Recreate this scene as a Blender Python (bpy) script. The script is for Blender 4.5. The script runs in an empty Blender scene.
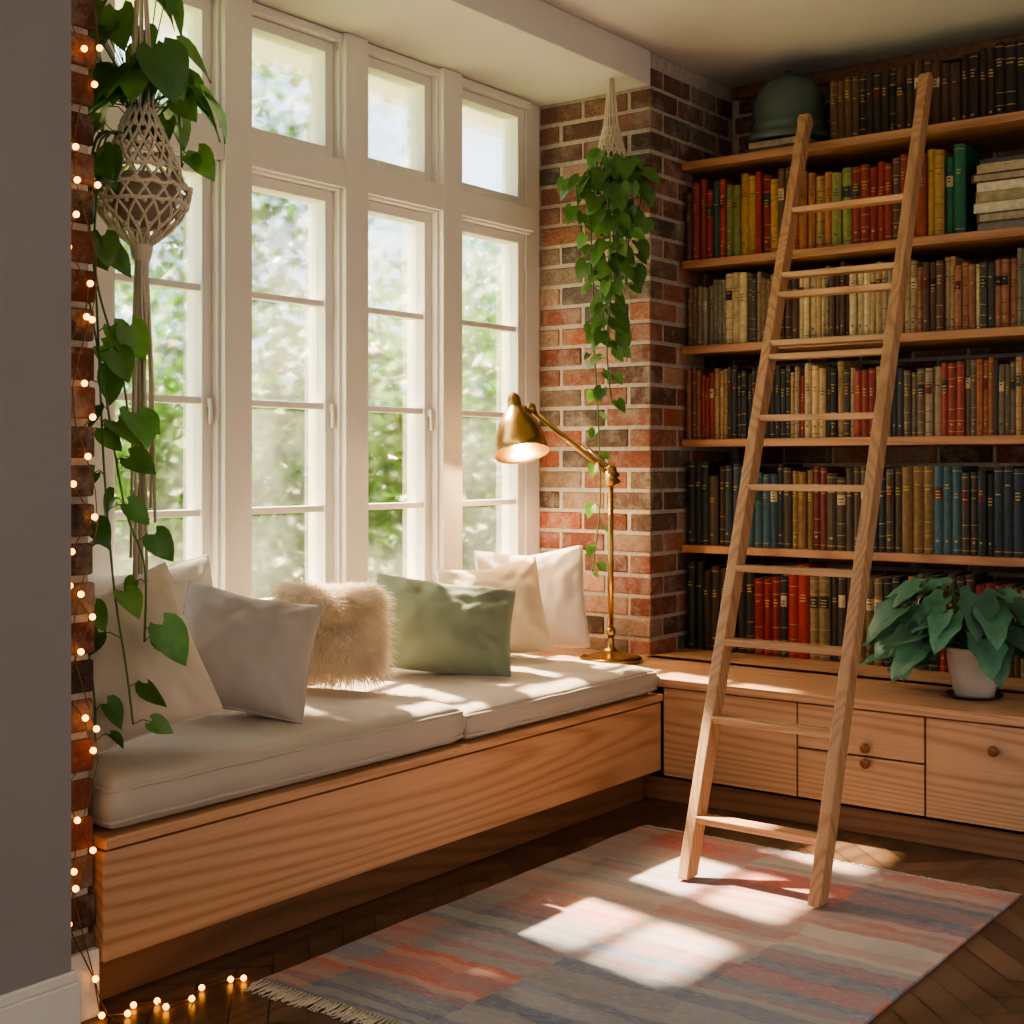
import bpy, math, random
from mathutils import Vector, Matrix, noise, Euler
random.seed(7)
R = random.random
def U(a,b): return a+(b-a)*random.random()
def lin(h):
    h=h.lstrip('#'); c=[int(h[i:i+2],16)/255 for i in (0,2,4)]
    return tuple((x/12.92 if x<=.04045 else ((x+.055)/1.055)**2.4) for x in c)+(1,)
SC=bpy.context.scene

# ---------------------------------------------------------------- materials
class NT:
    def __init__(s,name):
        s.m=bpy.data.materials.new(name); s.m.use_nodes=True
        s.n=s.m.node_tree.nodes; s.l=s.m.node_tree.links
        s.b=s.n['Principled BSDF']; s.out=s.n['Material Output']
    def new(s,t,**k):
        x=s.n.new(t)
        for a,v in k.items(): setattr(x,a,v)
        return x
    def link(s,a,b): s.l.new(a,b)
    def coords(s,scale=(1,1,1),rot=(0,0,0),kind='Object'):
        tc=s.new('ShaderNodeTexCoord'); mp=s.new('ShaderNodeMapping')
        mp.inputs['Scale'].default_value=scale; mp.inputs['Rotation'].default_value=rot
        s.link(tc.outputs[kind],mp.inputs['Vector']); return mp.outputs['Vector']
    def noise(s,vec,scale,detail=3,rough=.5,dist=0):
        x=s.new('ShaderNodeTexNoise'); x.inputs['Scale'].default_value=scale
        x.inputs['Detail'].default_value=detail; x.inputs['Roughness'].default_value=rough
        x.inputs['Distortion'].default_value=dist
        if vec is not None: s.link(vec,x.inputs['Vector'])
        return x.outputs['Fac']
    def ramp(s,fac,stops,interp='LINEAR'):
        x=s.new('ShaderNodeValToRGB'); x.color_ramp.interpolation=interp
        e=x.color_ramp.elements
        while len(e)<len(stops): e.new(.5)
        for i,(p,c) in enumerate(stops):
            e[i].position=p; e[i].color=c if len(c)==4 else tuple(c)+(1,)
        s.link(fac,x.inputs['Fac']); return x.outputs['Color']
    def math(s,op,a,b=None):
        x=s.new('ShaderNodeMath',operation=op)
        for i,v in enumerate((a,b)):
            if v is None: continue
            if isinstance(v,(int,float)): x.inputs[i].default_value=v
            else: s.link(v,x.inputs[i])
        return x.outputs[0]
    def mix(s,a,b,fac,mode='MIX'):
        x=s.new('ShaderNodeMix',data_type='RGBA',blend_type=mode)
        for sock,v in ((x.inputs[0],fac),(x.inputs[6],a),(x.inputs[7],b)):
            if isinstance(v,(int,float,tuple)): sock.default_value=v
            else: s.link(v,sock)
        return x.outputs[2]
    def bump(s,h,strength=.3,dist=.01):
        x=s.new('ShaderNodeBump'); x.inputs['Strength'].default_value=strength
        x.inputs['Distance'].default_value=dist; s.link(h,x.inputs['Height'])
        s.link(x.outputs['Normal'],s.b.inputs['Normal'])
    def base(s,c):
        if isinstance(c,tuple): s.b.inputs['Base Color'].default_value=c
        else: s.link(c,s.b.inputs['Base Color'])
    def set(s,**k):
        for a,v in k.items():
            s.b.inputs[a.replace('_',' ')].default_value=v
def G(v): return (v,v,v,1)

def m_plain(name,col,rough=.6,metal=0,bump=0,bscale=60,vary=.12,**k):
    t=NT(name); v=t.coords()
    f=t.noise(v,bscale/6,3)
    c=t.mix(col,tuple(x*(1-vary*2.2) for x in col[:3])+(1,),f)
    t.base(c); t.set(Roughness=rough,Metallic=metal,**k)
    if bump: t.bump(t.noise(v,bscale,3),bump,.004)
    return t.m
def m_wood(name,c1,c2,axis='Y',rough=.45,ring=26,sc=2.2,attr=False,st=.09,rw=.28):
    t=NT(name)
    stv={'X':(st,1,1),'Y':(1,st,1),'Z':(1,1,st)}[axis]
    v=t.coords(scale=stv)
    n=t.noise(v,sc,1.5,.4,.15)
    rings=t.math('SINE',t.math('MULTIPLY',n,ring*7.0))
    rings=t.math('POWER',t.math('ADD',t.math('MULTIPLY',rings,.5),.5),2.0)
    fv=t.coords(scale={'X':(2,90,90),'Y':(90,2,90),'Z':(90,90,2)}[axis])
    fine=t.noise(fv,1.6,4,.6)
    big=t.noise(v,1.1,2)
    f=t.math('ADD',t.math('MULTIPLY',rings,rw),t.math('MULTIPLY',fine,.5))
    f=t.math('ADD',f,t.math('MULTIPLY',big,.28))
    c=t.ramp(f,[(.25,c1),(.55,tuple((a*.6+b*.4) for a,b in zip(c1,c2))),(.9,c2)])
    if attr:
        at=t.new('ShaderNodeAttribute',attribute_name='Col')
        c=t.mix(c,at.outputs['Color'],1.0,'MULTIPLY')
    t.base(c); t.set(Roughness=rough); t.bump(f,.12,.003)
    return t.m
def m_attr(name,rough=.6,var=.25,nscale=30,bump=.2,bd=.002,metal=0,**k):
    t=NT(name); at=t.new('ShaderNodeAttribute',attribute_name='Col')
    v=t.coords(); n=t.noise(v,nscale,4,.6)
    g=t.ramp(n,[(.3,G(1-var)),(.7,G(1+var*.4))])
    t.base(t.mix(at.outputs['Color'],g,1.0,'MULTIPLY')); t.set(Roughness=rough,Metallic=metal,**k)
    if bump: t.bump(n,bump,bd)
    return t.m
def m_emit(name,col,s):
    t=NT(name); t.base(col); t.b.inputs['Emission Color'].default_value=col
    t.b.inputs['Emission Strength'].default_value=s; return t.m

def m_brick():
    t=NT('brick_clay'); at=t.new('ShaderNodeAttribute',attribute_name='Col')
    v=t.coords(); n=t.noise(v,9,6,.75); n2=t.noise(v,55,4,.7)
    g=t.ramp(n2,[(.3,G(.62)),(.7,G(1.15))])
    c=t.mix(at.outputs['Color'],g,1.0,'MULTIPLY')
    st=t.ramp(n,[(.48,G(0)),(.68,G(.62))])
    c=t.mix(c,lin('#ada093'),st)
    t.base(c); t.set(Roughness=.9); t.bump(t.math('ADD',n,n2),.7,.012)
    return t.m
def m_mortar():
    t=NT('mortar'); v=t.coords(); n=t.noise(v,40,5,.7)
    t.base(t.ramp(n,[(.3,lin('#a09488')),(.7,lin('#c8beb2'))])); t.set(Roughness=.95); t.bump(n,.6,.01); return t.m
def m_fabric(name,col,weave=500,bump=.25,rough=.9,sheen=.3):
    t=NT(name); v=t.coords(); n=t.noise(v,6,3); w=t.noise(v,weave,2)
    g=t.math('ADD',t.math('MULTIPLY',n,.5),t.math('MULTIPLY',w,.5))
    c=t.mix(tuple(x*.82 for x in col[:3])+(1,),col,g)
    t.base(c); t.set(Roughness=rough,Sheen_Weight=sheen,Sheen_Roughness=.4)
    t.bump(w,bump,.002); return t.m
def m_leaf(name,c1,c2,trans=.35,rough=.4,tc=(1.3,1.45,.6,1)):
    t=NT(name); at=t.new('ShaderNodeAttribute',attribute_name='Col')
    v=t.coords(); n=t.noise(v,18,3)
    c=t.mix(c1,c2,n); c=t.mix(c,at.outputs['Color'],1.0,'MULTIPLY')
    t.base(c); t.set(Roughness=rough)
    tr=t.new('ShaderNodeBsdfTranslucent')
    c2n=t.mix(c,tc,1.0,'MULTIPLY'); t.link(c2n,tr.inputs['Color'])
    mx=t.new('ShaderNodeMixShader'); mx.inputs[0].default_value=trans
    t.link(t.b.outputs[0],mx.inputs[1]); t.link(tr.outputs[0],mx.inputs[2]); t.link(mx.outputs[0],t.out.inputs[0])
    return t.m
def m_glass():
    t=NT('old_hazy_glass')
    tp=t.new('ShaderNodeBsdfTransparent'); tp.inputs[0].default_value=(.97,.99,1,1)
    rf=t.new('ShaderNodeBsdfRefraction'); rf.inputs['IOR'].default_value=1.10; rf.inputs['Roughness'].default_value=.14
    tl=t.new('ShaderNodeBsdfTranslucent'); tl.inputs[0].default_value=(.9,.93,.95,1)
    gl=t.new('ShaderNodeBsdfGlossy'); gl.inputs['Roughness'].default_value=.05
    v=t.coords(); n=t.noise(v,1.6,5,.6,.4)
    f=t.new('ShaderNodeMapRange'); f.inputs[1].default_value=.38; f.inputs[2].default_value=.7
    f.inputs[3].default_value=.001; f.inputs[4].default_value=.028; t.link(n,f.inputs[0])
    m0=t.new('ShaderNodeMixShader'); m0.inputs[0].default_value=.52; t.link(tp.outputs[0],m0.inputs[1]); t.link(rf.outputs[0],m0.inputs[2])
    m1=t.new('ShaderNodeMixShader'); t.link(f.outputs[0],m1.inputs[0]); t.link(m0.outputs[0],m1.inputs[1]); t.link(tl.outputs[0],m1.inputs[2])
    m2=t.new('ShaderNodeMixShader'); m2.inputs[0].default_value=.04; t.link(m1.outputs[0],m2.inputs[1]); t.link(gl.outputs[0],m2.inputs[2])
    t.link(m2.outputs[0],t.out.inputs[0]); return t.m
def m_rug():
    t=NT('woven_rug'); v=t.coords()
    wob=t.noise(v,9,3)
    sep=t.new('ShaderNodeSeparateXYZ'); t.link(v,sep.inputs[0])
    yy=t.math('ADD',sep.outputs[1],t.math('MULTIPLY',wob,.06))
    xx=t.math('ADD',sep.outputs[0],t.math('MULTIPLY',wob,.10))
    def patch(px,py,seed):
        a=t.math('FLOOR',t.math('DIVIDE',xx,px)); b=t.math('FLOOR',t.math('DIVIDE',yy,py))
        cb=t.new('ShaderNodeCombineXYZ'); t.link(a,cb.inputs[0]); t.link(b,cb.inputs[1]); cb.inputs[2].default_value=seed
        w=t.new('ShaderNodeTexWhiteNoise'); t.link(cb.outputs[0],w.inputs['Vector']); return w.outputs['Value']
    cols=['#8d92a0','#c08174','#b4aca6','#727c92','#cc6e5e','#bdb3aa','#a87a76','#878fa0']
    p1=t.ramp(patch(.40,.20,3.1),[(i/8,lin(c)) for i,c in enumerate(cols)],'CONSTANT')
    cols2=['#c4bab2','#717c92','#b98578','#8f96a6','#c47062','#b4aaa2']
    p2=t.ramp(patch(2.0,.035,1.7),[(i/6,lin(c)) for i,c in enumerate(cols2)],'CONSTANT')
    c=t.mix(p1,p2,.42)
    sv=t.coords(scale=(18,160,1)); st=t.noise(sv,1.5,4,.7)
    c=t.mix(c,lin('#cec5bc'),t.ramp(st,[(.48,G(0)),(.68,G(.55))]))
    n2=t.noise(v,5,4,.6)
    c=t.mix(c,lin('#9a9a9f'),t.ramp(n2,[(.44,G(0)),(.68,G(.45))]))
    t.base(c); t.set(Roughness=.95); t.bump(st,.5,.004); return t.m

M={}
M['wall']=m_plain('wall_paint_grey',lin('#949090'),.85,bump=.04,vary=.04)
M['white']=m_plain('white_paint',lin('#e8e3dc'),.5,vary=.03)
M['ceil']=m_plain('ceiling_paint',lin('#d6d2ce'),.9,vary=.04)
M['brick']=m_brick(); M['mortar']=m_mortar()
M['benchY']=m_wood('oak_bench',lin('#d4a682'),lin('#9a6c4a'),'Y')
M['oakX']=m_wood('oak_cabinet',lin('#d8ae8a'),lin('#a37654'),'X')
M['shelf']=m_wood('oak_shelf',lin('#b88966'),lin('#845b40'),'X',.5)
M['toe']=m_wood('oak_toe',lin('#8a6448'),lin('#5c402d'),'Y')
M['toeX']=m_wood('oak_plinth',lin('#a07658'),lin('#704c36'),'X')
M['ladder']=m_wood('ladder_wood',lin('#c89e7a'),lin('#916848'),'Z',.5,sc=3)
M['rungw']=m_wood('rung_wood',lin('#d4aa84'),lin('#a47a58'),'X',.5,sc=3)
M['floor']=m_wood('parquet',lin('#755d4c'),lin('#453428'),'Y',.33,attr=True,sc=1.3)
M['brass']=m_plain('brass',lin('#c4a26a'),.27,1.0,vary=.12)
M['knob']=m_plain('knob_wood',lin('#8a5a38'),.4)
M['books']=m_attr('book_cloth',.6,.3,40,.2)
M['leaf']=m_leaf('pothos_leaf',lin('#3d6a36'),lin('#6f9858'),.22)
M['leafd']=m_leaf('dark_leaf',lin('#35654b'),lin('#6a9a7c'),.1,.45)
M['leafo']=m_leaf('garden_leaf',lin('#294a1c'),lin('#547634'),.3,.6,(1.1,1.3,.8,1))
M['stem']=m_plain('vine_stem',lin('#55783a'),.5)
M['rope']=m_fabric('cotton_rope',lin('#d8cab4'),200,.6)
M['pot']=m_plain('dark_pot',lin('#33312e'),.5)
M['cpot']=m_fabric('cotton_liner',lin('#a89a86'),120,.5)
M['wpot']=m_plain('ceramic_pot',lin('#ddd2c4'),.4)
M['glass']=m_glass(); M['rug']=m_rug()
M['cush']=m_fabric('linen_cushion',lin('#c2b6a8'),420)
M['pbeige']=m_fabric('pillow_beige',lin('#dacab8'))
M['pgrey']=m_fabric('pillow_lilac_grey',lin('#bdb3ad'))
M['pgreen']=m_fabric('pillow_sage',lin('#8f9a84'))
M['pcream']=m_fabric('pillow_cream',lin('#e8d4b8'))
M['pwhite']=m_fabric('pillow_white',lin('#e8e3dc'))
M['fur']=m_leaf('fur_cream',lin('#fdf4e6'),lin('#f6ead8'),.4,.8,(1,1,1,1))
M['bulb']=m_emit('fairy_bulb',(1,.36,.045,1),7)
M['lbulb']=m_emit('lamp_bulb',(1,.72,.38,1),26)
M['wire']=m_plain('copper_wire',lin('#8a6a3a'),.4,.6)
M['dome']=m_plain('green_enamel',lin('#55665e'),.22,.1)
M['grass']=m_plain('lawn_grass',lin('#5d7040'),.9,bump=.3,bscale=30)
M['soil']=m_plain('soil',lin('#2a1d14'),.95)

# ---------------------------------------------------------------- mesh builder
class MB:
    def __init__(s,name):
        s.name=name; s.v=[]; s.f=[]; s.fm=[]; s.fc=[]; s.sm=[]; s.mats=[]; s.col=(1,1,1,1); s.smooth=False
    def mi(s,m):
        if m not in s.mats: s.mats.append(m)
        return s.mats.index(m)
    def add(s,verts,faces,m,smooth=None):
        o=len(s.v); s.v+= [tuple(p) for p in verts]; i=s.mi(m)
        sm=s.smooth if smooth is None else smooth
        for f in faces:
            s.f.append([o+k for k in f]); s.fm.append(i); s.fc.append(s.col); s.sm.append(sm)
    def box(s,x0,x1,y0,y1,z0,z1,m,mat=None):
        vs=[Vector((x,y,z)) for z in (z0,z1) for y in (y0,y1) for x in (x0,x1)]
        if mat is not None: vs=[mat@p for p in vs]
        s.add(vs,[(0,2,3,1),(4,5,7,6),(0,1,5,4),(1,3,7,5),(3,2,6,7),(2,0,4,6)],m,False)
    def beam(s,p0,p1,hx,hy,m):
        vs=[]
        for p in (p0,p1):
            for dy in (-hy,hy):
                for dx in (-hx,hx): vs.append((p[0]+dx,p[1]+dy,p[2]))
        s.add(vs,[(0,2,3,1),(4,5,7,6),(0,1,5,4),(1,3,7,5),(3,2,6,7),(2,0,4,6)],m,False)
    def tube(s,pts,r,m,n=6,caps=True):
        pts=[Vector(p) for p in pts]; rr=r if isinstance(r,(list,tuple)) else [r]*len(pts)
        vs=[]; prev=None
        for i,p in enumerate(pts):
            d=(pts[min(i+1,len(pts)-1)]-pts[max(i-1,0)])
            if d.length<1e-9: d=Vector((0,0,1))
            d.normalize()
            if prev is None:
                a=Vector((1,0,0)) if abs(d.x)<.8 else Vector((0,1,0)); x=(a-d*a.dot(d)).normalized()
            else:
                x=prev-d*prev.dot(d)
                x=x.normalized() if x.length>1e-6 else prev
            prev=x; y=d.cross(x)
            for k in range(n):
                an=2*math.pi*k/n; vs.append(p+(x*math.cos(an)+y*math.sin(an))*rr[i])
        fs=[]
        for i in range(len(pts)-1):
            for k in range(n):
                k2=(k+1)%n; fs.append((i*n+k,i*n+k2,(i+1)*n+k2,(i+1)*n+k))
        if caps: fs.append(tuple(range(n-1,-1,-1))); fs.append(tuple((len(pts)-1)*n+k for k in range(n)))
        s.add(vs,fs,m,True)
    def lathe(s,prof,c,m,n=32,mat=None):
        vs=[]
        for (r,z) in prof:
            for k in range(n):
                a=2*math.pi*k/n; p=Vector((r*math.cos(a),r*math.sin(a),z))
                if mat is not None: p=mat@p
                vs.append(p+Vector(c))
        fs=[]
        for i in range(len(prof)-1):
            for k in range(n):
                k2=(k+1)%n; fs.append((i*n+k,i*n+k2,(i+1)*n+k2,(i+1)*n+k))
        s.add(vs,fs,m,True)
    def ball(s,c,r,m,n=8):
        s.lathe([(max(1e-4,r*math.sin(math.pi*i/6)),-r*math.cos(math.pi*i/6)) for i in range(7)],c,m,n)
    def leaf(s,p,d,nrm,L,m,wid=1.0,curl=.18,lobes=0):
        d=Vector(d).normalized(); nrm=Vector(nrm); nrm=(nrm-d*nrm.dot(d))
        if nrm.length<1e-3: nrm=Vector((0.3,.4,1)); nrm=nrm-d*nrm.dot(d)
        nrm.normalize(); sd=d.cross(nrm)
        S=[0,.1,.25,.42,.6,.78,.9,1]; W=[.2,.4,.47,.45,.36,.22,.1,0]
        vs=[]
        for i,(t,w) in enumerate(zip(S,W)):
            if lobes and i in (2,4): w*=1-lobes
            for c in (-1,-.5,0,.5,1):
                y=t-.2*abs(c)**2*(1-t)*(1-t)
                x=c*w*wid; z=.22*abs(x)*1.2-curl*t*t-.06*math.sin(abs(c)*3+t*5)*.4
                vs.append(Vector(p)+d*(y*L)+sd*(x*L)+nrm*(z*L))
        fs=[]
        for i in range(7):
            for k in range(4):
                a=i*5+k; fs.append((a,a+1,a+6,a+5))
        s.add(vs,fs,m,True)
    def build(s,bevel=0,seg=2,parent=None,weld=False):
        me=bpy.data.meshes.new(s.name); me.from_pydata(s.v,[],s.f); me.update()
        for m in s.mats: me.materials.append(m)
        me.polygons.foreach_set('material_index',s.fm)
        me.polygons.foreach_set('use_smooth',s.sm)
        ca=me.color_attributes.new('Col','FLOAT_COLOR','CORNER'); buf=[]
        for f,c in zip(s.f,s.fc): buf+=list(c)*len(f)
        ca.data.foreach_set('color',buf)
        o=bpy.data.objects.new(s.name,me); SC.collection.objects.link(o)
        if bevel:
            b=o.modifiers.new('bevel','BEVEL'); b.width=bevel; b.segments=seg; b.limit_method='ANGLE'; b.angle_limit=math.radians(50)
        if parent: o.parent=parent
        return o

# ---------------------------------------------------------------- room shell
b=MB('floor'); b.col=(.4,.4,.4,1); b.box(-3.8,2.2,-1.6,5.95,-.12,-.004,M['floor'])
PL,PW=.46,.092
def plank(cx,cy,hor):
    g=.0018
    k=U(.6,1.25); b.col=(k*U(.95,1.05),k*.98,k*U(.9,1),1)
    hx,hy=(PL/2-g,PW/2-g) if hor else (PW/2-g,PL/2-g)
    ca,sa=math.cos(math.pi/4),math.sin(math.pi/4)
    vs=[]
    for (x,y) in ((-hx,-hy),(hx,-hy),(hx,hy),(-hx,hy)):
        X,Y=cx+x,cy+y; X,Y=X*ca-Y*sa-1.0,X*sa+Y*ca+2.0
        vs.append((X,Y,0))
    if all(-3.7<p[0]<2.2 and -1.6<p[1]<5.9 for p in vs): b.add(vs,[(0,1,2,3)],M['floor'],False)
for i in range(-70,70):
    for j in range(-14,14):
        ox=i*PW+j*PL; oy=i*PW-j*PL
        plank(ox+PL/2,oy+PW/2,True)
        plank(ox-PW/2,oy+PL/2,False)
b.build()

b=MB('ceiling'); b.box(-3.95,2.2,-1.6,5.95,3.09,3.2,M['ceil']); b.build()
b=MB('trim_1'); b.box(-3.80,-3.07,1.985,5.07,2.94,3.089,M['ceil']); b.build(.004)   # bay soffit
b=MB('trim_2'); b.box(-3.06,1.5,5.79,5.82,3.03,3.088,M['toe']); b.build(.006)
b=MB('sun_block_eave'); b.box(-4.26,-3.845,1.0,6.0,2.97,3.10,M['white']); b.build(.01)      # unseen eave, added to keep sun out of the upper lights
b=MB('wall_left'); b.box(-2.9,-2.66,-1.6,1.87,0,3.089,M['wall']); b.build()
b=MB('baseboard_left'); b.box(-2.66,-2.642,-1.6,1.885,0,.13,M['white']); b.box(-2.66,-2.648,-1.6,1.88,.13,.155,M['white']); b.build(.004)
b=MB('baseboard_end'); b.box(-2.745,-2.715,1.872,1.988,0,.16,M['white']); b.build(.004)
b=MB('wall_window')
b.box(-3.84,-3.66,1.985,5.10,0,.70,M['white']); b.box(-3.84,-3.70,1.985,5.10,2.93,3.089,M['white'])
b.box(-3.84,-3.60,1.99,5.068,.70,.73,M['white'])
b.build(.004)

BL,BH,BG=.226,.076,.016
bc=['#8a5546','#96604e','#7a4c3e','#a36b56','#6b4c40','#84584a','#665248','#9a6450','#86705f','#b8917a','#6a5c54','#a5604a','#5c4a42','#a08470']
KD=1.0
def brickbox(b,x0,x1,y0,y1,z0):
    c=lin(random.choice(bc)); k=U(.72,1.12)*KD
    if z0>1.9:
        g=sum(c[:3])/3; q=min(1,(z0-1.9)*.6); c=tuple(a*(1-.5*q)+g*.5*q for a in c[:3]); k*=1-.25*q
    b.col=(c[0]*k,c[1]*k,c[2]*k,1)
    j=.003; dx,dy=U(-j,j),U(-j,j)
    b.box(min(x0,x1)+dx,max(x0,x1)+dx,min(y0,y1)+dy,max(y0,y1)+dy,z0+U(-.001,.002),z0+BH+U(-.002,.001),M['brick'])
def corner(name,P,dx,lx,dy,ly,z0,z1,core):
    b=MB(name); b.col=(1,1,1,1)
    b.box(*core,M['mortar'])
    n=int((z1-z0)/(BH+BG)); 
    for k in range(n+1):
        z=z0+k*(BH+BG)
        if z+BH>z1+.02: break
        D=.105
        for axis,L,first in (('x',lx,k%2==0),('y',ly,k%2==1)):
            s=0 if first else D+BG
            while s<L-.02:
                e=min(s+BL,L)
                if axis=='x': brickbox(b,P[0]+dx*s,P[0]+dx*e,P[1],P[1]+dy*D,z)
                else: brickbox(b,P[0],P[0]+dx*D,P[1]+dy*s,P[1]+dy*e,z)
                s=e+BG
    return b.build(.006,2)
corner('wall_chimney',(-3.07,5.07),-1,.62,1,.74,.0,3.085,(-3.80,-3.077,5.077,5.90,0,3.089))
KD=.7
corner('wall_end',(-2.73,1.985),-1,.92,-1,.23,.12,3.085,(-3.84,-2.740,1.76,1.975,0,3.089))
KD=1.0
b=MB('wall_back'); b.box(-3.08,2.2,5.83,5.95,0,3.089,M['mortar'])
for k in range(34):
    z=.02+k*(BH+BG)
    s=-3.04-(BL/2 if k%2 else 0)
    while s<.1:
        x0=max(s,-3.06); 
        if s+BL-x0>.03 and (z>.5) and z<3.0: brickbox(b,x0,s+BL,5.82,5.85,z)
        s+=BL+BG
b.build(.005,1)

# ---------------------------------------------------------------- windows
posts=[2.035,2.63,3.215,3.81,4.385,4.995]
pw=.062
for i in range(5):
    b=MB('window_%d'%(i+1)); W=M['white']
    b.box(-3.80,-3.61,posts[i]-(pw if i else .045),posts[i]+pw,.73,2.938,W)
    b.box(-3.80,-3.635,posts[i]-(pw+.012 if i else .045),posts[i]+pw+.012,.73,2.936,W)
    if i==4: b.box(-3.80,-3.66,posts[5]-.03,5.068,.73,2.938,W)
    y0=posts[i]+pw; y1=posts[i+1]-(pw if i<4 else .03)
    b.box(-3.80,-3.63,y0,y1,2.905,2.936,W)
    b.box(-3.80,-3.615,y0,y1,2.35,2.455,W)
    b.box(-3.80,-3.635,y0,y1,2.34,2.462,W)
    b.box(-3.80,-3.63,y0,y1,.73,.765,W)
    def sash(z0,z1,mun):
        f=.052; X0,X1=-3.745,-3.668
        b.box(X0,X1,y0+.004,y0+f,z0,z1,W); b.box(X0,X1,y1-f,y1-.004,z0,z1,W)
        b.box(X0,X1,y0+f,y1-f,z0,z0+f*.8,W); b.box(X0,X1,y0+f,y1-f,z1-f*.8,z1,W)
        for z in mun: b.box(X0+.025,X1-.010,y0+f,y1-f,z-.012,z+.012,W)
        b.box(-3.712,-3.708,y0+f-.005,y1-f+.005,z0+f*.8-.005,z1-f*.8+.005,M['glass'])
    sash(2.464,2.903,[])
    sash(.769,2.338,[1.91,1.522,1.135])
    b.box(-3.668,-3.65,y1-.034,y1-.02,1.50,1.53,W); b.box(-3.66,-3.648,y1-.033,y1-.021,1.44,1.51,W)
    for z in (1.0,2.05): b.box(-3.668,-3.658,y0+.0,y0+.02,z,z+.07,W)
    b.build(.005,2)

# ---------------------------------------------------------------- window seat, cabinet
b=MB('window_seat')
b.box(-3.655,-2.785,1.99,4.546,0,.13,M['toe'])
b.box(-3.655,-2.705,1.99,4.546,.125,.385,M['benchY'])
b.box(-3.655,-2.695,1.99,4.546,.392,.42,M['benchY'])
b.build(.004)
b=MB('storage_cabinet')
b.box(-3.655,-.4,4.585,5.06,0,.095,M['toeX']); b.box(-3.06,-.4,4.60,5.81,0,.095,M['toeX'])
b.box(-3.655,-.4,4.565,5.06,.09,.445,M['oakX']); b.box(-3.06,-.4,4.565,5.81,.09,.445,M['oakX'])
b.box(-3.655,-.4,4.535,5.062,.448,.48,M['oakX']); b.box(-3.058,-.4,5.0,5.81,.448,.48,M['oakX'])
fx=[-2.70,-2.14,-1.67,-1.20,-.80,-.41]
for i in range(5):
    a,c=fx[i]+.003,fx[i+1]-.003
    if i in(1,):
        b.box(a,c,4.548,4.568,.285,.442,M['oakX']); b.box(a,c,4.548,4.568,.105,.279,M['oakX'])
        kn=[((a+c)/2+.03,.262),((a+c)/2+.03,.315)]
    else:
        b.box(a,c,4.548,4.568,.105,.442,M['oakX']); kn=[((a+c)/2,.36)] if i else []
    for (kx,kz) in kn:
        b.lathe([(1e-4,-.03),(.012,-.029),(.018,-.024),(.018,-.018),(.009,-.012),(.008,0)],(kx,4.548,kz),M['knob'],16,Matrix.Rotation(-math.pi/2,4,'X'))
b.build(.003)

b=MB('bookshelf')
SH=[2.65,2.21,1.83,1.415,.945]
for z in SH: b.box(-3.062,-.4,5.32,5.812,z-.035,z,M['shelf'])
b.box(-.4,-.37,5.32,5.812,.48,2.98,M['shelf'])
b.build(.004)

# books
P_dark=['#3a2a22','#453326','#2c2624','#4b3324','#3a3028','#54392b','#6b4e34']
P_row2=['#1f5a40','#8f2f28','#9a4a30','#a56a45','#96352c','#5f7048','#ab7045','#94784a','#2a554a','#8f3a30','#b08c50','#7a2420','#82854a','#8f8b50','#5f4736']
P_row3=['#c2ac88','#a8926c','#6a5c4c','#8c765c','#4a4a46','#9c6a4c','#b89c74','#7a6650','#cbb78e','#86806c','#5c4234']
P_row4=['#80523a','#b5946a','#54463c','#8f3c30','#a0845c','#3a3c3c','#6c5c4a','#c0a478','#38342f','#a0613f','#aa9778']
P_row5=['#2c3a42','#262d2e','#34505a','#406068','#2a3030','#5c5038','#3a2c22','#8a6c3e','#30423f','#6a2c26','#4c4030','#2a333a']
P_row6=['#8f2426','#2a2524','#2c302f','#40382e','#a0302c','#3a2c24','#26302c','#63502f','#3a4a38','#7f6a48']
gold=lin('#b89a58')
bk=MB('shelf_books')
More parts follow.
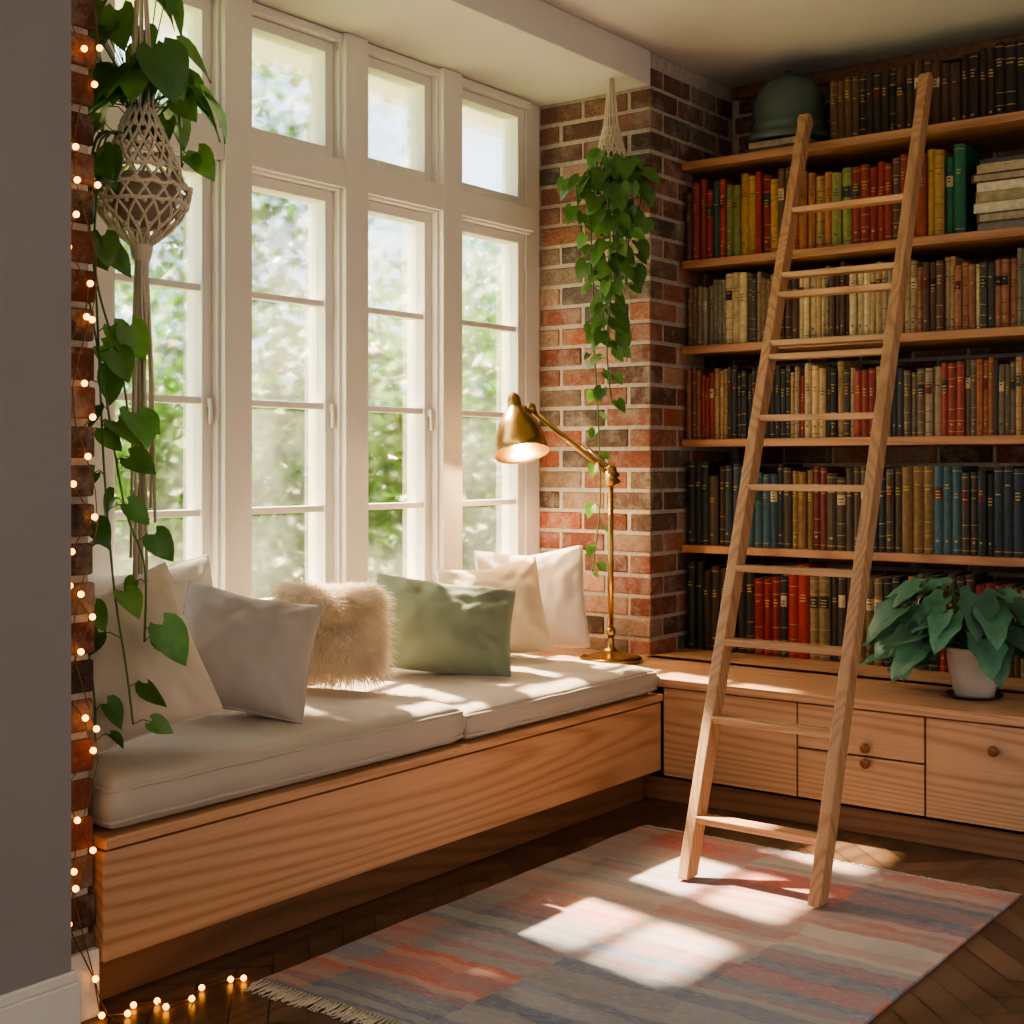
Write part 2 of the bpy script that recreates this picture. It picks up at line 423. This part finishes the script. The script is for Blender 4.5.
def book(x,w,z,h,yf,dp,c,pages=True):
    c=lin(c); k=U(.8,1.15); cc=(c[0]*k,c[1]*k,c[2]*k,1)
    n=5; bulge=min(.012,w*.3)
    def prof(o=0,a0=0,a1=1):
        return [(x+w*(a0+(a1-a0)*i/n), yf-bulge*math.sin(math.pi*(a0+(a1-a0)*i/n))-o) for i in range(n+1)]
    p=prof()
    vs=[]; 
    for zz in (z,z+h):
        for q in p: vs.append((q[0],q[1],zz))
        vs.append((x+w,yf+dp,zz)); vs.append((x,yf+dp,zz))
    m=n+3; bk.col=cc
    fs=[(i,i+1,m+i+1,m+i) for i in range(m-1)]+[(m-1,0,m,2*m-1)]
    bk.add(vs,fs,M['books'],False)
    bk.add(vs,[tuple(range(m,2*m))],M['books'],False)
    bk.col=lin('#b8a68a'); e=.003
    bk.add([(x+e,yf+.004,z+h+.0006),(x+w-e,yf+.004,z+h+.0006),(x+w-e,yf+dp-.003,z+h+.0006),(x+e,yf+dp-.003,z+h+.0006)],[(0,1,2,3)],M['books'],False)
    def strip(z0,z1,col,a0=0.03,a1=.97,o=.0008):
        bk.col=col; q=prof(o,a0,a1); vv=[(a,bb,z0) for a,bb in q]+[(a,bb,z1) for a,bb in q]
        bk.add(vv,[(i,i+1,n+2+i,n+1+i) for i in range(n)],M['books'],False)
    lum=sum(cc[:3])/3
    ink=gold if lum<.16 else tuple(v*.3 for v in cc[:3])+(1,)
    st=random.random()
    if st<.6:
        strip(z+h*.05,z+h*.05+.003,ink); strip(z+h*.94,z+h*.94+.003,ink)
        if st<.3:
            for t in (.2,.36,.78): strip(z+h*t,z+h*t+.003,ink)
    if R()<.3:
        lc=random.choice(['#6a1f1f','#1c1c1c','#c0ad86','#22382f']); strip(z+h*.62,z+h*.76,lin(lc),.06,.94)
        ink2=gold if lc!='#c0ad86' else G(.03)
    else: ink2=ink
    if w>.018:
        zt=z+h*U(.68,.8)
        for r_ in range(random.choice((1,2,3,3))):
            hw=U(.14,.34); strip(zt-.005,zt,ink2,.5-hw,.5+hw,.0016); zt-=.0125
        if R()<.5: strip(z+h*.14,z+h*.14+.008,ink2,.35,.65,.0016)
def row(z,x0,x1,pal,h0,h1,w0,w1,yf=5.355,run=3):
    x=x0
    while x<x1:
        c=random.choice(pal); hh=U(h0,h1); ww=U(w0,w1)
        for _ in range(random.randint(1,run)):
            if x+ww>x1: return
            w=ww*U(.9,1.1); book(x,w,z+.0005,hh*U(.97,1.03),yf+U(-.008,.012),U(.17,.2),c); x+=w+.0012
row(2.65,-2.42,-.42,P_dark,.27,.31,.03,.042,5.46,6)
row(2.21,-3.055,-1.80,P_row2,.30,.355,.026,.042,run=2)
row(2.21,-1.46,-.42,P_row2,.28,.35,.026,.042)
row(1.83,-3.055,-.42,P_row3,.255,.31,.018,.034)
row(1.415,-3.055,-.42,P_row4,.26,.31,.018,.032)
row(.945,-3.055,-.42,P_row5,.31,.37,.026,.042)
row(.48,-3.055,-.42,P_row6,.33,.39,.03,.046,5.355)
z=2.211
for i,c in enumerate(['#8a8378','#6b4b36','#c9bfa6','#a9905f','#d2c8b0','#5a4030','#b3a283']):
    th=U(.03,.045); x0=-1.775+U(-.01,.02); bk.col=lin(c)
    bk.box(x0,x0+U(.25,.28),5.355+U(-.01,.01),5.53,z,z+.006,M['books']); bk.box(x0,x0+.262,5.355,5.53,z+th-.006,z+th,M['books']); bk.box(x0-.001,x0+.008,5.355,5.53,z,z+th,M['books'])
    bk.col=lin('#a8987a') if i%2 else lin(c); bk.box(x0+.004,x0+.255,5.358,5.525,z+.005,z+th-.005,M['books']); z+=th+.001
z=2.651
for i,c in enumerate(['#6b5a44','#b8a684']):
    bk.col=lin(c); bk.box(-2.78+i*.02,-2.50,5.38,5.62,z,z+.026,M['books']); z+=.027
bk.build()

b=MB('metal_dome')
zb=2.706
prof=[(1e-4,.322),(.022,.32),(.03,.305),(.04,.298),(.085,.283),(.125,.25),(.152,.2),(.16,.14),(.16,.085),(.165,.08),(.165,.06),(.16,.055),(.185,.035),(.195,.014),(.19,.002),(.175,.0),(.15,.03),(.14,.12),(.1,.2),(1e-4,.26)]
b.lathe(prof,(-2.635,5.52,zb),M['dome'],48)
b.build()

# ---------------------------------------------------------------- ladder
b=MB('wooden_ladder')
FL,TL=Vector((-2.12,3.72,.018)),Vector((-2.468,5.325,2.745))
FR,TR=Vector((-1.685,3.72,.018)),Vector((-1.955,5.335,2.83))
b.beam(FL,TL,.019,.034,M['ladder']); b.beam(FR,TR,.019,.034,M['ladder'])
for A,T in ((FL,TL),(FR,TR)):
    b.tube([T+Vector((-.0215,0,-.004)),T+Vector((.0215,0,-.004))],.035,M['ladder'],20)
for s in (.060,.165,.252,.3395,.4416,.534,.62,.640,.712,.742,.846):
    p=FL.lerp(TL,s); zr=(p.z-FR.z)/(TR.z-FR.z); q=FR.lerp(TR,zr)
    b.box(p.x+.01,q.x-.01,p.y-.032,p.y+.032,p.z-.013,p.z+.010,M['rungw'])
b.build(.004)

# ---------------------------------------------------------------- rug
b=MB('area_rug'); nx,ny=66,92; X0,X1,Y0,Y1=-2.57,-1.25,2.36,4.19
vs=[];fs=[]
for j in range(ny+1):
    for i in range(nx+1):
        x=X0+(X1-X0)*i/nx; y=Y0+(Y1-Y0)*j/ny
        e=.005*noise.noise(Vector((i*.0,y*3,0)))
        z=.009+.003*noise.noise(Vector((x*3,y*3,0)))+.0015*noise.noise(Vector((x*14,y*14,2)))
        vs.append((x+e,y+.006*math.sin(x*5),z))
for j in range(ny):
    for i in range(nx):
        a=j*(nx+1)+i; fs.append((a,a+1,a+nx+2,a+nx+1))
b.add(vs,fs,M['rug'],True)
bd=[(i,0) for i in range(nx+1)]+[(nx,j) for j in range(1,ny+1)]+[(i,ny) for i in range(nx-1,-1,-1)]+[(0,j) for j in range(ny-1,0,-1)]
sk=[vs[j*(nx+1)+i] for (i,j) in bd]
n=len(sk); b.add(sk+[(p[0],p[1],.001) for p in sk],[(k,n+k,n+(k+1)%n,(k+1)%n) for k in range(n)],M['rug'],True)
for (Y,sg) in ((Y0,-1),(Y1,1)):
    x=X0+.01
    while x<X1:
        l=U(.05,.07) if sg<0 else U(.02,.03); yb=Y+.006*math.sin(x*5)
        for _ in range(2):
            b.tube([(x,yb,.008),(x+U(-.006,.006),yb+sg*l*.5,.006),(x+U(-.016,.016),yb+sg*l,.003)],[.003,.0032,.0014],M['rope'],4)
        x+=.0125
b.build()

# ---------------------------------------------------------------- cushions and pillows
def seat(name,y0,y1,z0,z1,x0=-3.64,x1=-2.71):
    b=MB(name); nx,ny=26,34
    cx,cy=(x0+x1)/2,(y0+y1)/2; hx,hy=(x1-x0)/2,(y1-y0)/2; zm=(z0+z1)/2; hz=(z1-z0)/2
    for sgn in (1,-1):
        vs=[];fs=[]
        for j in range(ny+1):
            for i in range(nx+1):
                u=-1+2*i/nx; v=-1+2*j/ny
                uu=math.copysign(1-(1-abs(u))**1.7,u); vv=math.copysign(1-(1-abs(v))**1.7,v)
                du=(1-abs(uu))*hx; dv=(1-abs(vv))*hy
                r=.05; k=1.0
                ed=min(du,dv)
                if ed<r: k=.55+.45*math.sqrt(max(0,1-(1-ed/r)**2))
                puff=.018*(1-uu**2)*(1-vv**2) if sgn>0 else 0
                z=zm+sgn*(hz*k)+puff+(.009*noise.noise(Vector((uu*5,vv*8,y0))) if sgn>0 and ed>.01 else 0)
                vs.append((cx+uu*hx,cy+vv*hy,z))
        for j in range(ny):
            for i in range(nx):
                a=j*(nx+1)+i; q=(a,a+1,a+nx+2,a+nx+1); fs.append(q if sgn>0 else q[::-1])
        b.add(vs,fs,M['cush'],True)
    K=30
    pts=[(x0+(x1-x0)*i/K,y0) for i in range(K)]+[(x1,y0+(y1-y0)*i/K) for i in range(K)]+[(x1-(x1-x0)*i/K,y1) for i in range(K)]+[(x0,y1-(y1-y0)*i/K) for i in range(K)]
    vs=[];lv=[-1,-.5,0,.5,1]
    for l in lv:
        for (x,y) in pts:
            o=.010*(1-l*l)+.006*noise.noise(Vector((x*9,y*9,l)))
            nxn=(x-cx)/hx; nyn=(y-cy)/hy
            dx=o*(nxn if abs(nxn)>.99 else 0); dy=o*(nyn if abs(nyn)>.99 else 0)
            vs.append((x+dx,y+dy,zm+l*hz*.55))
    n=len(pts)
    fs=[(l*n+k,l*n+(k+1)%n,(l+1)*n+(k+1)%n,(l+1)*n+k) for l in range(4) for k in range(n)]
    b.add(vs,fs,M['cush'],True)
    for s in(1,-1):
        zz=zm+s*hz*.58
        b.tube([(x,y,zz+.001*math.sin(x*30+y*30)) for x,y in pts+pts[:1]],.0055,M['cush'],6,False)
    return b.build()
seat('seat_cushion',2.015,3.335,.421,.55)
seat('seat_cushion.001',3.36,4.515,.421,.525)

def pillow(name,c,w,h,T,az,lean,roll,m,seed=0,fur=False):
    a=math.radians(az)
    n0=Vector((math.cos(a),math.sin(a),0)); up=Vector((0,0,1)); sd=up.cross(n0)
    Ln=math.radians(lean)
    n_=n0*math.cos(Ln)+up*math.sin(Ln); u_=up*math.cos(Ln)-n0*math.sin(Ln)
    rl=math.radians(roll); s2=sd*math.cos(rl)+u_*math.sin(rl); u2=u_*math.cos(rl)-sd*math.sin(rl)
    C=Vector(c); b=MB(name); N=44
    cc=.02 if fur else .085
    def P(u,v,sg):
        prof=max(0,(1-abs(u)**2.6)*(1-abs(v)**2.6))
        th=T/2*prof**.52
        rc=1-(.13 if fur else .045)*(abs(u*v))**4
        x=w/2*u*(1-cc*(1-v*v)*abs(u))*rc; y=h/2*v*(1-cc*(1-u*u)*abs(v))*rc
        wr=.022*noise.noise(Vector((u*1.8+seed,v*1.8,sg*3+seed)))+.012*noise.noise(Vector((u*4.5+seed,v*3.5,seed)))+.005*noise.noise(Vector((u*10+seed,v*7,seed)))
        ang=math.atan2(v,u); rr=min(1,math.hypot(u,v))
        cr=-.018*abs(math.sin(2*ang))**4*abs(math.sin(ang*9+seed))*rr*rr
        sag=-.025*(1-abs(u))*(v>0)*v*v
        return C+s2*x+u2*(y+sag)+n_*(sg*(th+(wr+cr)*prof**.4))
    for sg in(1,-1):
        vs=[P(math.sin((-1+2*i/N)*math.pi/2),math.sin((-1+2*j/N)*math.pi/2),sg) for j in range(N+1) for i in range(N+1)]
        fs=[]
        for j in range(N):
            for i in range(N):
                k=j*(N+1)+i; q=(k,k+1,k+N+2,k+N+1); fs.append(q if sg>0 else q[::-1])
        b.add(vs,fs,m,True)
    e=[]
    for t in range(24): e.append((-1+t/12,-1))
    for t in range(24): e.append((1,-1+t/12))
    for t in range(24): e.append((1-t/12,1))
    for t in range(25): e.append((-1,1-t/12))
    if not fur: b.tube([P(u,v,1) for u,v in e],.0035,m,5,False)
    else:
        for k in range(15000):
            u=U(-1,1); v=U(-1,1); sg=1 if R()<.75 else -1
            p=P(u,v,sg); n=(n_*sg*(1-.5*max(abs(u),abs(v)))+s2*u*.9+u2*v*.9+Vector((U(-.7,.7),U(-.7,.7),U(-.7,.3)))).normalized()
            L=U(.03,.07); q=p+n*L*.5; r2=p+n*L*.9+Vector((U(-.018,.018),U(-.018,.018),-.014))
            side=n.cross(Vector((U(-1,1),U(-1,1),U(-1,1)))).normalized()*.0018
            b.add([p-side,p+side,q-side*.8,q+side*.8,r2],[(0,1,3,2),(2,3,4)],m,True)
    return b.build()
pillow('throw_pillow',(-2.98,2.24,.79),.43,.46,.22,-30,26,16,M['pbeige'],1)
pillow('throw_pillow.001',(-3.04,2.73,.755),.42,.40,.22,-36,32,-14,M['pgrey'],2)
pillow('throw_pillow.002',(-3.47,2.70,.79),.64,.42,.17,0,12,3,M['pwhite'],3)
pillow('fluffy_pillow',(-3.24,3.28,.745),.36,.31,.22,-38,30,-4,M['fur'],4,fur=True)
pillow('throw_pillow.003',(-3.21,3.84,.71),.54,.39,.23,-42,34,-9,M['pgreen'],5)
pillow('throw_pillow.004',(-3.31,4.27,.73),.43,.40,.2,-44,22,7,M['pcream'],6)
pillow('throw_pillow.005',(-3.40,4.65,.735),.48,.45,.18,-50,12,3,M['pwhite'],7)

# ---------------------------------------------------------------- brass lamp
b=MB('brass_lamp'); Bm=M['brass']; L0=Vector((-3.10,4.80,.4805))
b.lathe([(1e-4,0),(.125,0),(.130,.006),(.130,.016),(.118,.024),(.10,.027),(.06,.034),(.03,.045),(.016,.06),(.012,.09),(.011,.10)],L0,Bm,40)
b.tube([L0+Vector((0,0,.05)),L0+Vector((0,0,.80))],.0115,Bm,14)
b.lathe([(.010,0),(.018,.004),(.02,.02),(.018,.036),(.010,.04)],L0+Vector((0,0,.10)),Bm,20)
J=L0+Vector((0,0,.775))
b.lathe([(.010,-.045),(.022,-.038),(.028,-.012),(.028,.012),(.022,.038),(.010,.045),(1e-4,.047)],J,Bm,20)
d=Vector((-.799,-.602,0)); tip=J+d*.335+Vector((0,0,.28))
per=Vector((.602,-.799,0))
b.tube([J-per*.04,J+per*.045],.014,Bm,14)
back=J-d*.035-Vector((0,0,.03))
b.tube([back,tip],.0105,Bm,12)
b.tube([back+Vector((0,0,.03)),J+d*.12+Vector((0,0,.135))],.007,Bm,8)
b.lathe([(1e-4,-.024),(.018,-.018),(.025,0),(.018,.018),(1e-4,.024)],tip,Bm,16)
hd=tip+d*.065+Vector((0,0,.008))
b.tube([tip,hd],.009,Bm,10)
tilt=Matrix.Rotation(math.radians(20),4,d)@Matrix.Rotation(math.radians(8),4,per)
if (tilt@Vector((0,0,-1))).dot(per)<0: tilt=Matrix.Rotation(math.radians(-20),4,d)@Matrix.Rotation(math.radians(8),4,per)
sp=[(1e-4,.062),(.012,.061),(.02,.052),(.028,.035),(.030,0),(.036,-.012),(.056,-.035),(.082,-.075),(.098,-.12),(.108,-.175),(.114,-.205),(.117,-.208),(.115,-.212),(.110,-.205),(.103,-.17),(.09,-.12),(.075,-.08),(.05,-.04),(1e-4,-.03)]
b.lathe(sp,hd,Bm,40,tilt)
bp=hd+tilt@Vector((0,0,-.155))
b.lathe([(1e-4,-.042),(.022,-.035),(.034,0),(.024,.035),(.012,.06),(1e-4,.062)],bp,M['lbulb'],20)
b.build()
ld=bpy.data.lights.new('lamp_light','POINT'); ld.energy=14; ld.color=(1,.62,.30); ld.shadow_soft_size=.03
lo=bpy.data.objects.new('lamp_light',ld); lo.location=hd+tilt@Vector((0,0,-.2)); SC.collection.objects.link(lo)
lo.parent=bpy.data.objects['brass_lamp']

# ---------------------------------------------------------------- plants
CAM=Vector((.602,-.799,0))
RG=Vector((.799,.602,0))
def vine(b,pts,m,size,every,spread=1,r=.003):
    P=[Vector(p) for p in pts]
    out=[]
    for i in range(len(P)-1):
        p0=P[max(i-1,0)];p1=P[i];p2=P[i+1];p3=P[min(i+2,len(P)-1)]
        n=max(3,int((p2-p1).length/.02))
        for k in range(n):
            t=k/n; out.append(.5*((2*p1)+(-p0+p2)*t+(2*p0-5*p1+4*p2-p3)*t*t+(-p0+3*p1-3*p2+p3)*t**3))
    out.append(P[-1]); b.col=(1,1,1,1); b.tube(out,r,M['stem'],5)
    acc=0; side=1
    for i in range(1,len(out)):
        acc+=(out[i]-out[i-1]).length
        if acc>every*U(.75,1.25):
            acc=0; side=-side; leafat(b,out[i],m,size*U(.6,1.2),side,spread)
    leafat(b,out[-1],m,size*.6,1,spread)
def leafat(b,p,m,L,side,spread):
    out=(RG*side*U(.4,1)+CAM*U(-.5,.8)).normalized()
    q=p+out*U(.02,.05)*spread+Vector((0,0,U(.0,.02)))
    b.col=(1,1,1,1); b.tube([p,(p+q)/2+Vector((0,0,.008)),q],.0016,M['stem'],4,False)
    d=(out*U(.2,.9)+Vector((0,0,-U(.4,1.1)))).normalized()
    nrm=CAM*U(.5,1)+Vector((U(-.5,.5),U(-.5,.5),U(.2,.9)))
    k=U(.6,1.25); b.col=(k*U(.85,1.15),k,k*U(.8,1),1)
    b.leaf(q,d,nrm,L,m,U(.85,1.0),U(.05,.3))
def bushy(b,c,n,rad,m,size,up=.6,el0=-.3,bias=Vector((0,0,0)),facing=.5):
    for _ in range(n):
        a=U(0,2*math.pi); el=U(el0,1.3)
        d=Vector((math.cos(a)*math.cos(el),math.sin(a)*math.cos(el),math.sin(el)*up))+bias
        L=rad*U(.4,1.05); q=Vector(c)+d*L
        b.col=(1,1,1,1); b.tube([c,Vector(c)+d*L*.5+Vector((0,0,.03)),q],.002,M['stem'],4,False)
        k=U(.6,1.25); b.col=(k*U(.85,1.15),k,k*U(.8,1),1)
        dh=Vector((d.x,d.y,0)); dd=(dh+Vector((U(-.4,.4),U(-.4,.4),-U(.4,1.3)))).normalized()
        b.leaf(q,dd,dh+Vector((0,0,.8))+CAM*facing,size*U(.7,1.25),m,U(.85,1),U(.1,.35))
def hanger(b,c,ztop,zrim,rr,zbot,ztail,ncord=8,zgather=None,tail=16,pm='pot',km=2.5):
    rope=M['rope']; b.col=(1,1,1,1)
    x,y=c
    b.lathe([(1e-4,zbot+.05),(rr*.5,zbot+.05),(rr*.75,zbot+.09),(rr*.9,zrim-.02),(rr*.82,zrim-.02),(rr*.78,zrim-.035),(1e-4,zrim-.035)],(x,y,0),M[pm],24)
    zg=zgather or zrim+.16
    for k in range(ncord):
        a=2*math.pi*k/ncord
        b.tube([(x+.010*math.cos(a),y+.010*math.sin(a),ztop),(x+.012*math.cos(a),y+.012*math.sin(a),zg+.32 if zg+.32<ztop else ztop-.01),(x+.03*math.cos(a),y+.03*math.sin(a),zg)],.0036,rope,5)
    def rad(z):
        if z>zrim-.04: t=(z-(zrim-.04))/(zg-(zrim-.04)); return rr*1.05-(rr*1.05-.03)*t**1.15
        t=((zrim-.04)-z)/((zrim-.04)-zbot); return rr*1.05*max(.0,1-t**2.2)+.016
    K=int(ncord*km)
    for k in range(K):
        for sg in (1,-1):
            pts=[]
            for i in range(27):
                t=i/26; a=2*math.pi*k/K+sg*t*2.2; z=zg+(zbot-zg)*t; r=rad(z)
                pts.append((x+r*math.cos(a),y+r*math.sin(a),z))
            b.tube(pts,.0038,rope,5)
    for row_ in range(1,7):
        t=row_/7; z=zg+(zbot-zg)*t; r=rad(z)
        for k in range(K):
            a=2*math.pi*(k+ (row_%2)*.5)/K; b.ball((x+r*math.cos(a),y+r*math.sin(a),z),.0062,rope,6)
    for zz in (zrim,zrim-.05,zrim-.09):
        pts=[(x+rad(zz)*math.cos(2*math.pi*i/28),y+rad(zz)*math.sin(2*math.pi*i/28),zz+.006*math.sin(i*3)) for i in range(29)]
        b.tube(pts,.0055,rope,6,False)
    b.lathe([(.012,.04),(.024,.03),(.03,0),(.024,-.03),(.014,-.04)],(x,y,zbot),rope,12)
    for k in range(tail):
        a=U(0,6.28); r=U(.006,.03); L=(zbot-ztail)*(U(.2,.4) if k%2 else U(.6,1))
        b.tube([(x+.012*math.cos(a),y+.012*math.sin(a),zbot),(x+r*math.cos(a),y+r*math.sin(a),zbot-L*.5),(x+r*1.2*math.cos(a)+U(-.012,.012),y+r*math.sin(a),zbot-L)],.0042,rope,5)
# left plant
b=MB('hanging_plant'); cx,cy=-2.88,2.235
hanger(b,(cx,cy),3.089,2.06,.104,1.86,.93,8,2.22,36,'cpot',2.0)
b.lathe([(1e-4,0),(.02,0),(.02,-.01),(.006,-.014),(.004,-.03)],(cx,cy,3.089),M['brass'],12)
bushy(b,(cx,cy,2.16),40,.17,M['leaf'],.115,1.9,.15,bias=-RG*.15-CAM*.4+Vector((0,0,.4)),facing=.9)
def vl(offs,size,every):
    pts=[(cx,cy,2.12)]
    for (r,f,z) in offs: pts.append((cx+RG.x*r+CAM.x*f,cy+RG.y*r+CAM.y*f,z))
    vine(b,pts,M['leaf'],size,every,1.1)
vl([(-.09,.06,2.14),(-.105,.10,1.95),(-.08,.12,1.72),(-.055,.14,1.3),(-.03,.14,1.0),(.0,.14,.80),(.02,.15,.66)],.10,.10)
vl([(-.06,.10,2.12),(-.08,.13,1.8),(-.02,.12,1.55),(.0,.12,1.42)],.105,.09)
vl([(-.08,.08,2.12),(-.10,.13,1.8),(-.06,.12,1.5),(-.01,.12,1.2),(.04,.12,1.05),(.04,.12,.86)],.10,.11)
vl([(-.09,.08,2.12),(-.11,.12,1.8),(-.10,.12,1.5),(-.11,.12,1.2),(-.10,.13,.9),(-.075,.15,.72),(-.07,.16,.62)],.085,.11)
vl([(.05,-.06,2.24),(.08,-.06,2.22),(.09,-.06,2.08)],.10,.06)
b.build()
# right plant
b=MB('hanging_plant.001'); cx,cy=-3.15,4.88
hanger(b,(cx,cy),2.939,2.52,.085,2.36,2.28,8,2.74,km=2)
bushy(b,(cx,cy,2.50),46,.17,M['leaf'],.085,.9,-.2)
for (r0,f0,zs) in [(-.12,.05,1.95),(-.06,.1,1.75),(.02,.1,1.62),(.08,.08,2.0),(-.02,.12,1.5),(.12,.03,2.15),(-.14,.02,2.1),(.04,.12,1.85),(.0,.11,1.7)]:
    pts=[(cx,cy,2.50),(cx+RG.x*r0+CAM.x*f0,cy+RG.y*r0+CAM.y*f0,2.51)]
    z=2.3
    while z>zs:
        k=(2.56-z)*.35
        r=r0*(1-k)+U(-.02,.02); pts.append((cx+RG.x*r+CAM.x*f0,cy+RG.y*r+CAM.y*f0,z)); z-=.25
    vine(b,pts,M['leaf'],.078,.045,1.1)
pts=[(cx,cy,2.5),(cx+.03,cy-.10,2.45),(cx-.02,cy-.11,2.0),(cx+.0,cy-.1,1.5),(cx+.01,cy-.10,1.15),(cx-.03,cy-.1,.85)]
vine(b,pts,M['leaf'],.05,.07,.8)
b.build()
# potted plant on counter
b=MB('potted_plant'); px,py,pz=-1.60,4.84,.481
b.lathe([(1e-4,0),(.06,0),(.068,.005),(.085,.08),(.098,.165),(.103,.17),(.103,.178),(.094,.178),(.09,.15),(1e-4,.15)],(px,py,pz),M['wpot'],36)
b.lathe([(.09,.155),(1e-4,.16)],(px,py,pz),M['soil'],24)
b.lathe([(1e-4,-.0),(.09,-.0),(.10,.008),(.10,.012),(.06,.004)],(px,py,pz-.0005),M['pot'],30)
for k in range(64):
    a=U(0,2*math.pi); L=U(.08,.27); up=U(-.02,.24)
    if k%3==0: a=U(math.radians(150),math.radians(240))
    d=Vector((math.cos(a),math.sin(a)*.75,0)); base=Vector((px,py,pz+.15))
    if L<.15: up=max(up,.06)
    q=base+d*L+Vector((0,0,up))
    b.col=(1,1,1,1); b.tube([base,base+d*L*.4+Vector((0,0,max(up,0)*.8+.04)),q],.0028,M['stem'],5,False)
    kk=U(.5,1.4); b.col=(kk,kk,kk*1.05,1)
    Lf=U(.11,.18)
    dz=U(.1,.9)
    if q.z-Lf*.8<.5: dz=.1
    b.leaf(q,d*.9+Vector((0,0,-dz)),Vector((0,0,1))+d*.4+CAM*.5,Lf,M['leafd'],U(.75,1.0),U(.1,.3),lobes=.2)
b.build()

# ---------------------------------------------------------------- fairy lights
b=MB('fairy_lights')
pts=[]; z=3.05; k=0
while z>.18:
    f=math.sin(k*1.9)*.5+.5
    pts.append(Vector((-2.716+U(0,.006),1.885+.085*f+U(-.008,.008),z))); z-=.078; k+=1
z=3.0;pts2=[];k=0
while z>.2:
    pts2.append(Vector((-2.716+U(0,.006),1.945+.035*math.sin(k*.9),z))); z-=.08; k+=1
pts+= [Vector((-2.70,1.96,.10)),Vector((-2.69,1.97,.012)),Vector((-2.66,2.02,.008)),Vector((-2.69,2.06,.008)),Vector((-2.665,2.11,.008)),Vector((-2.62,2.10,.008)),Vector((-2.61,2.17,.008)),Vector((-2.645,2.23,.008)),Vector((-2.63,2.31,.008)),Vector((-2.61,2.335,.008))]
b.tube(pts,.0018,M['wire'],4); b.tube(pts2+[Vector((-2.70,1.975,.05)),Vector((-2.69,1.99,.01)),Vector((-2.64,1.98,.008))],.0016,M['wire'],4)
for i,p in enumerate(pts):
    b.ball(p+Vector((.006,0,0 if p.z>.02 else .002)),.0078,M['bulb'])
for i,p in enumerate(pts2):
    if i%4==1: b.ball(p+Vector((.006,0,0)),.0078,M['bulb'])
b.build()

# ---------------------------------------------------------------- garden outside
b=MB('ground'); b.box(-40,-3.85,-20,40,-.5,-.4,M['grass']); b.build()
b=MB('garden_tree_and_sun_block')
blobs=[(-6.6,6.0,1.2,1.2),(-7.5,8.6,1.3,1.5),(-6.4,4.4,.7,1.1),(-8.5,11.0,1.8,2.1),(-7.6,6.6,3.3,1.2),(-9,13.5,2.4,2.4),(-7.0,10.0,.3,1.2),(-8,4.8,3.0,1.1),(-11,9,1.4,2.0),(-6.8,7.4,.1,1.1),(-9,6.6,.8,1.5),(-10,15,.5,2.4),(-7.2,3.45,5.95,.6),(-7.2,2.7,5.9,.7)]  # last two: unseen canopies added to block sun from the near window
for (x,y,z,r) in blobs:
    b.col=(.6,.45,.3,1); b.tube([(x,y,-.4),(x+.1,y,z*.6),(x,y,z)],[.09,.07,.03],M['leafo'],6)
    for _ in range(int((900 if z<5 else 3200)*r*r)):  # denser leaves in the high, added sun-blocking canopies
        v=Vector((random.gauss(0,1),random.gauss(0,1),random.gauss(0,1))).normalized()*r*U(.1,1)**.5
        p=Vector((x,y,z))+v; kk=U(.25,1.5); b.col=(kk,kk,kk*.9,1)
        d=Vector((U(-1,1),U(-1,1),U(-1,.3))); b_l=U(.11,.22)
        n=Vector((U(-1,1),U(-1,1),U(-1,1))); d.normalize(); s_=d.cross(n).normalized()
        b.add([p,p+d*b_l*.5+s_*b_l*.3,p+d*b_l,p+d*b_l*.5-s_*b_l*.3],[(0,1,2,3)],M['leafo'],False)
b.build()

# ---------------------------------------------------------------- light
w=bpy.data.worlds.new('sky'); SC.world=w; w.use_nodes=True
n=w.node_tree.nodes; l=w.node_tree.links; bg=n['Background']
tc=n.new('ShaderNodeTexCoord'); sp=n.new('ShaderNodeSeparateXYZ'); l.new(tc.outputs['Generated'],sp.inputs[0])
mr=n.new('ShaderNodeMapRange'); mr.inputs[1].default_value=.15; mr.inputs[2].default_value=-.35; l.new(sp.outputs[0],mr.inputs[0])
mx=n.new('ShaderNodeMix'); mx.data_type='RGBA'; l.new(mr.outputs[0],mx.inputs[0])
mx.inputs[6].default_value=(.74,.63,.54,1); mx.inputs[7].default_value=(2.2,2.5,2.9,1)
l.new(mx.outputs[2],bg.inputs[0]); bg.inputs[1].default_value=1.0
sd=bpy.data.lights.new('sun','SUN'); sd.energy=135; sd.angle=math.radians(1.6); sd.color=(1,.76,.50)
so=bpy.data.objects.new('sun',sd); SC.collection.objects.link(so)
so.rotation_euler=Vector((1,-.21,-1.13)).to_track_quat('-Z','Y').to_euler(); so.location=(-8,5,8)

cam=bpy.data.cameras.new('camera'); co=bpy.data.objects.new('camera',cam); SC.collection.objects.link(co)
co.location=(0,0,1.3); co.rotation_euler=(math.pi/2,0,math.atan2(.602,.799))
cam.sensor_width=36; cam.lens=1365/1024*36; cam.shift_y=-47/1024; cam.clip_start=.05
SC.camera=co
SC.view_settings.view_transform='AgX'
try: SC.view_settings.look='AgX - Medium High Contrast'
except Exception as e: print(e)
SC.view_settings.exposure=.32
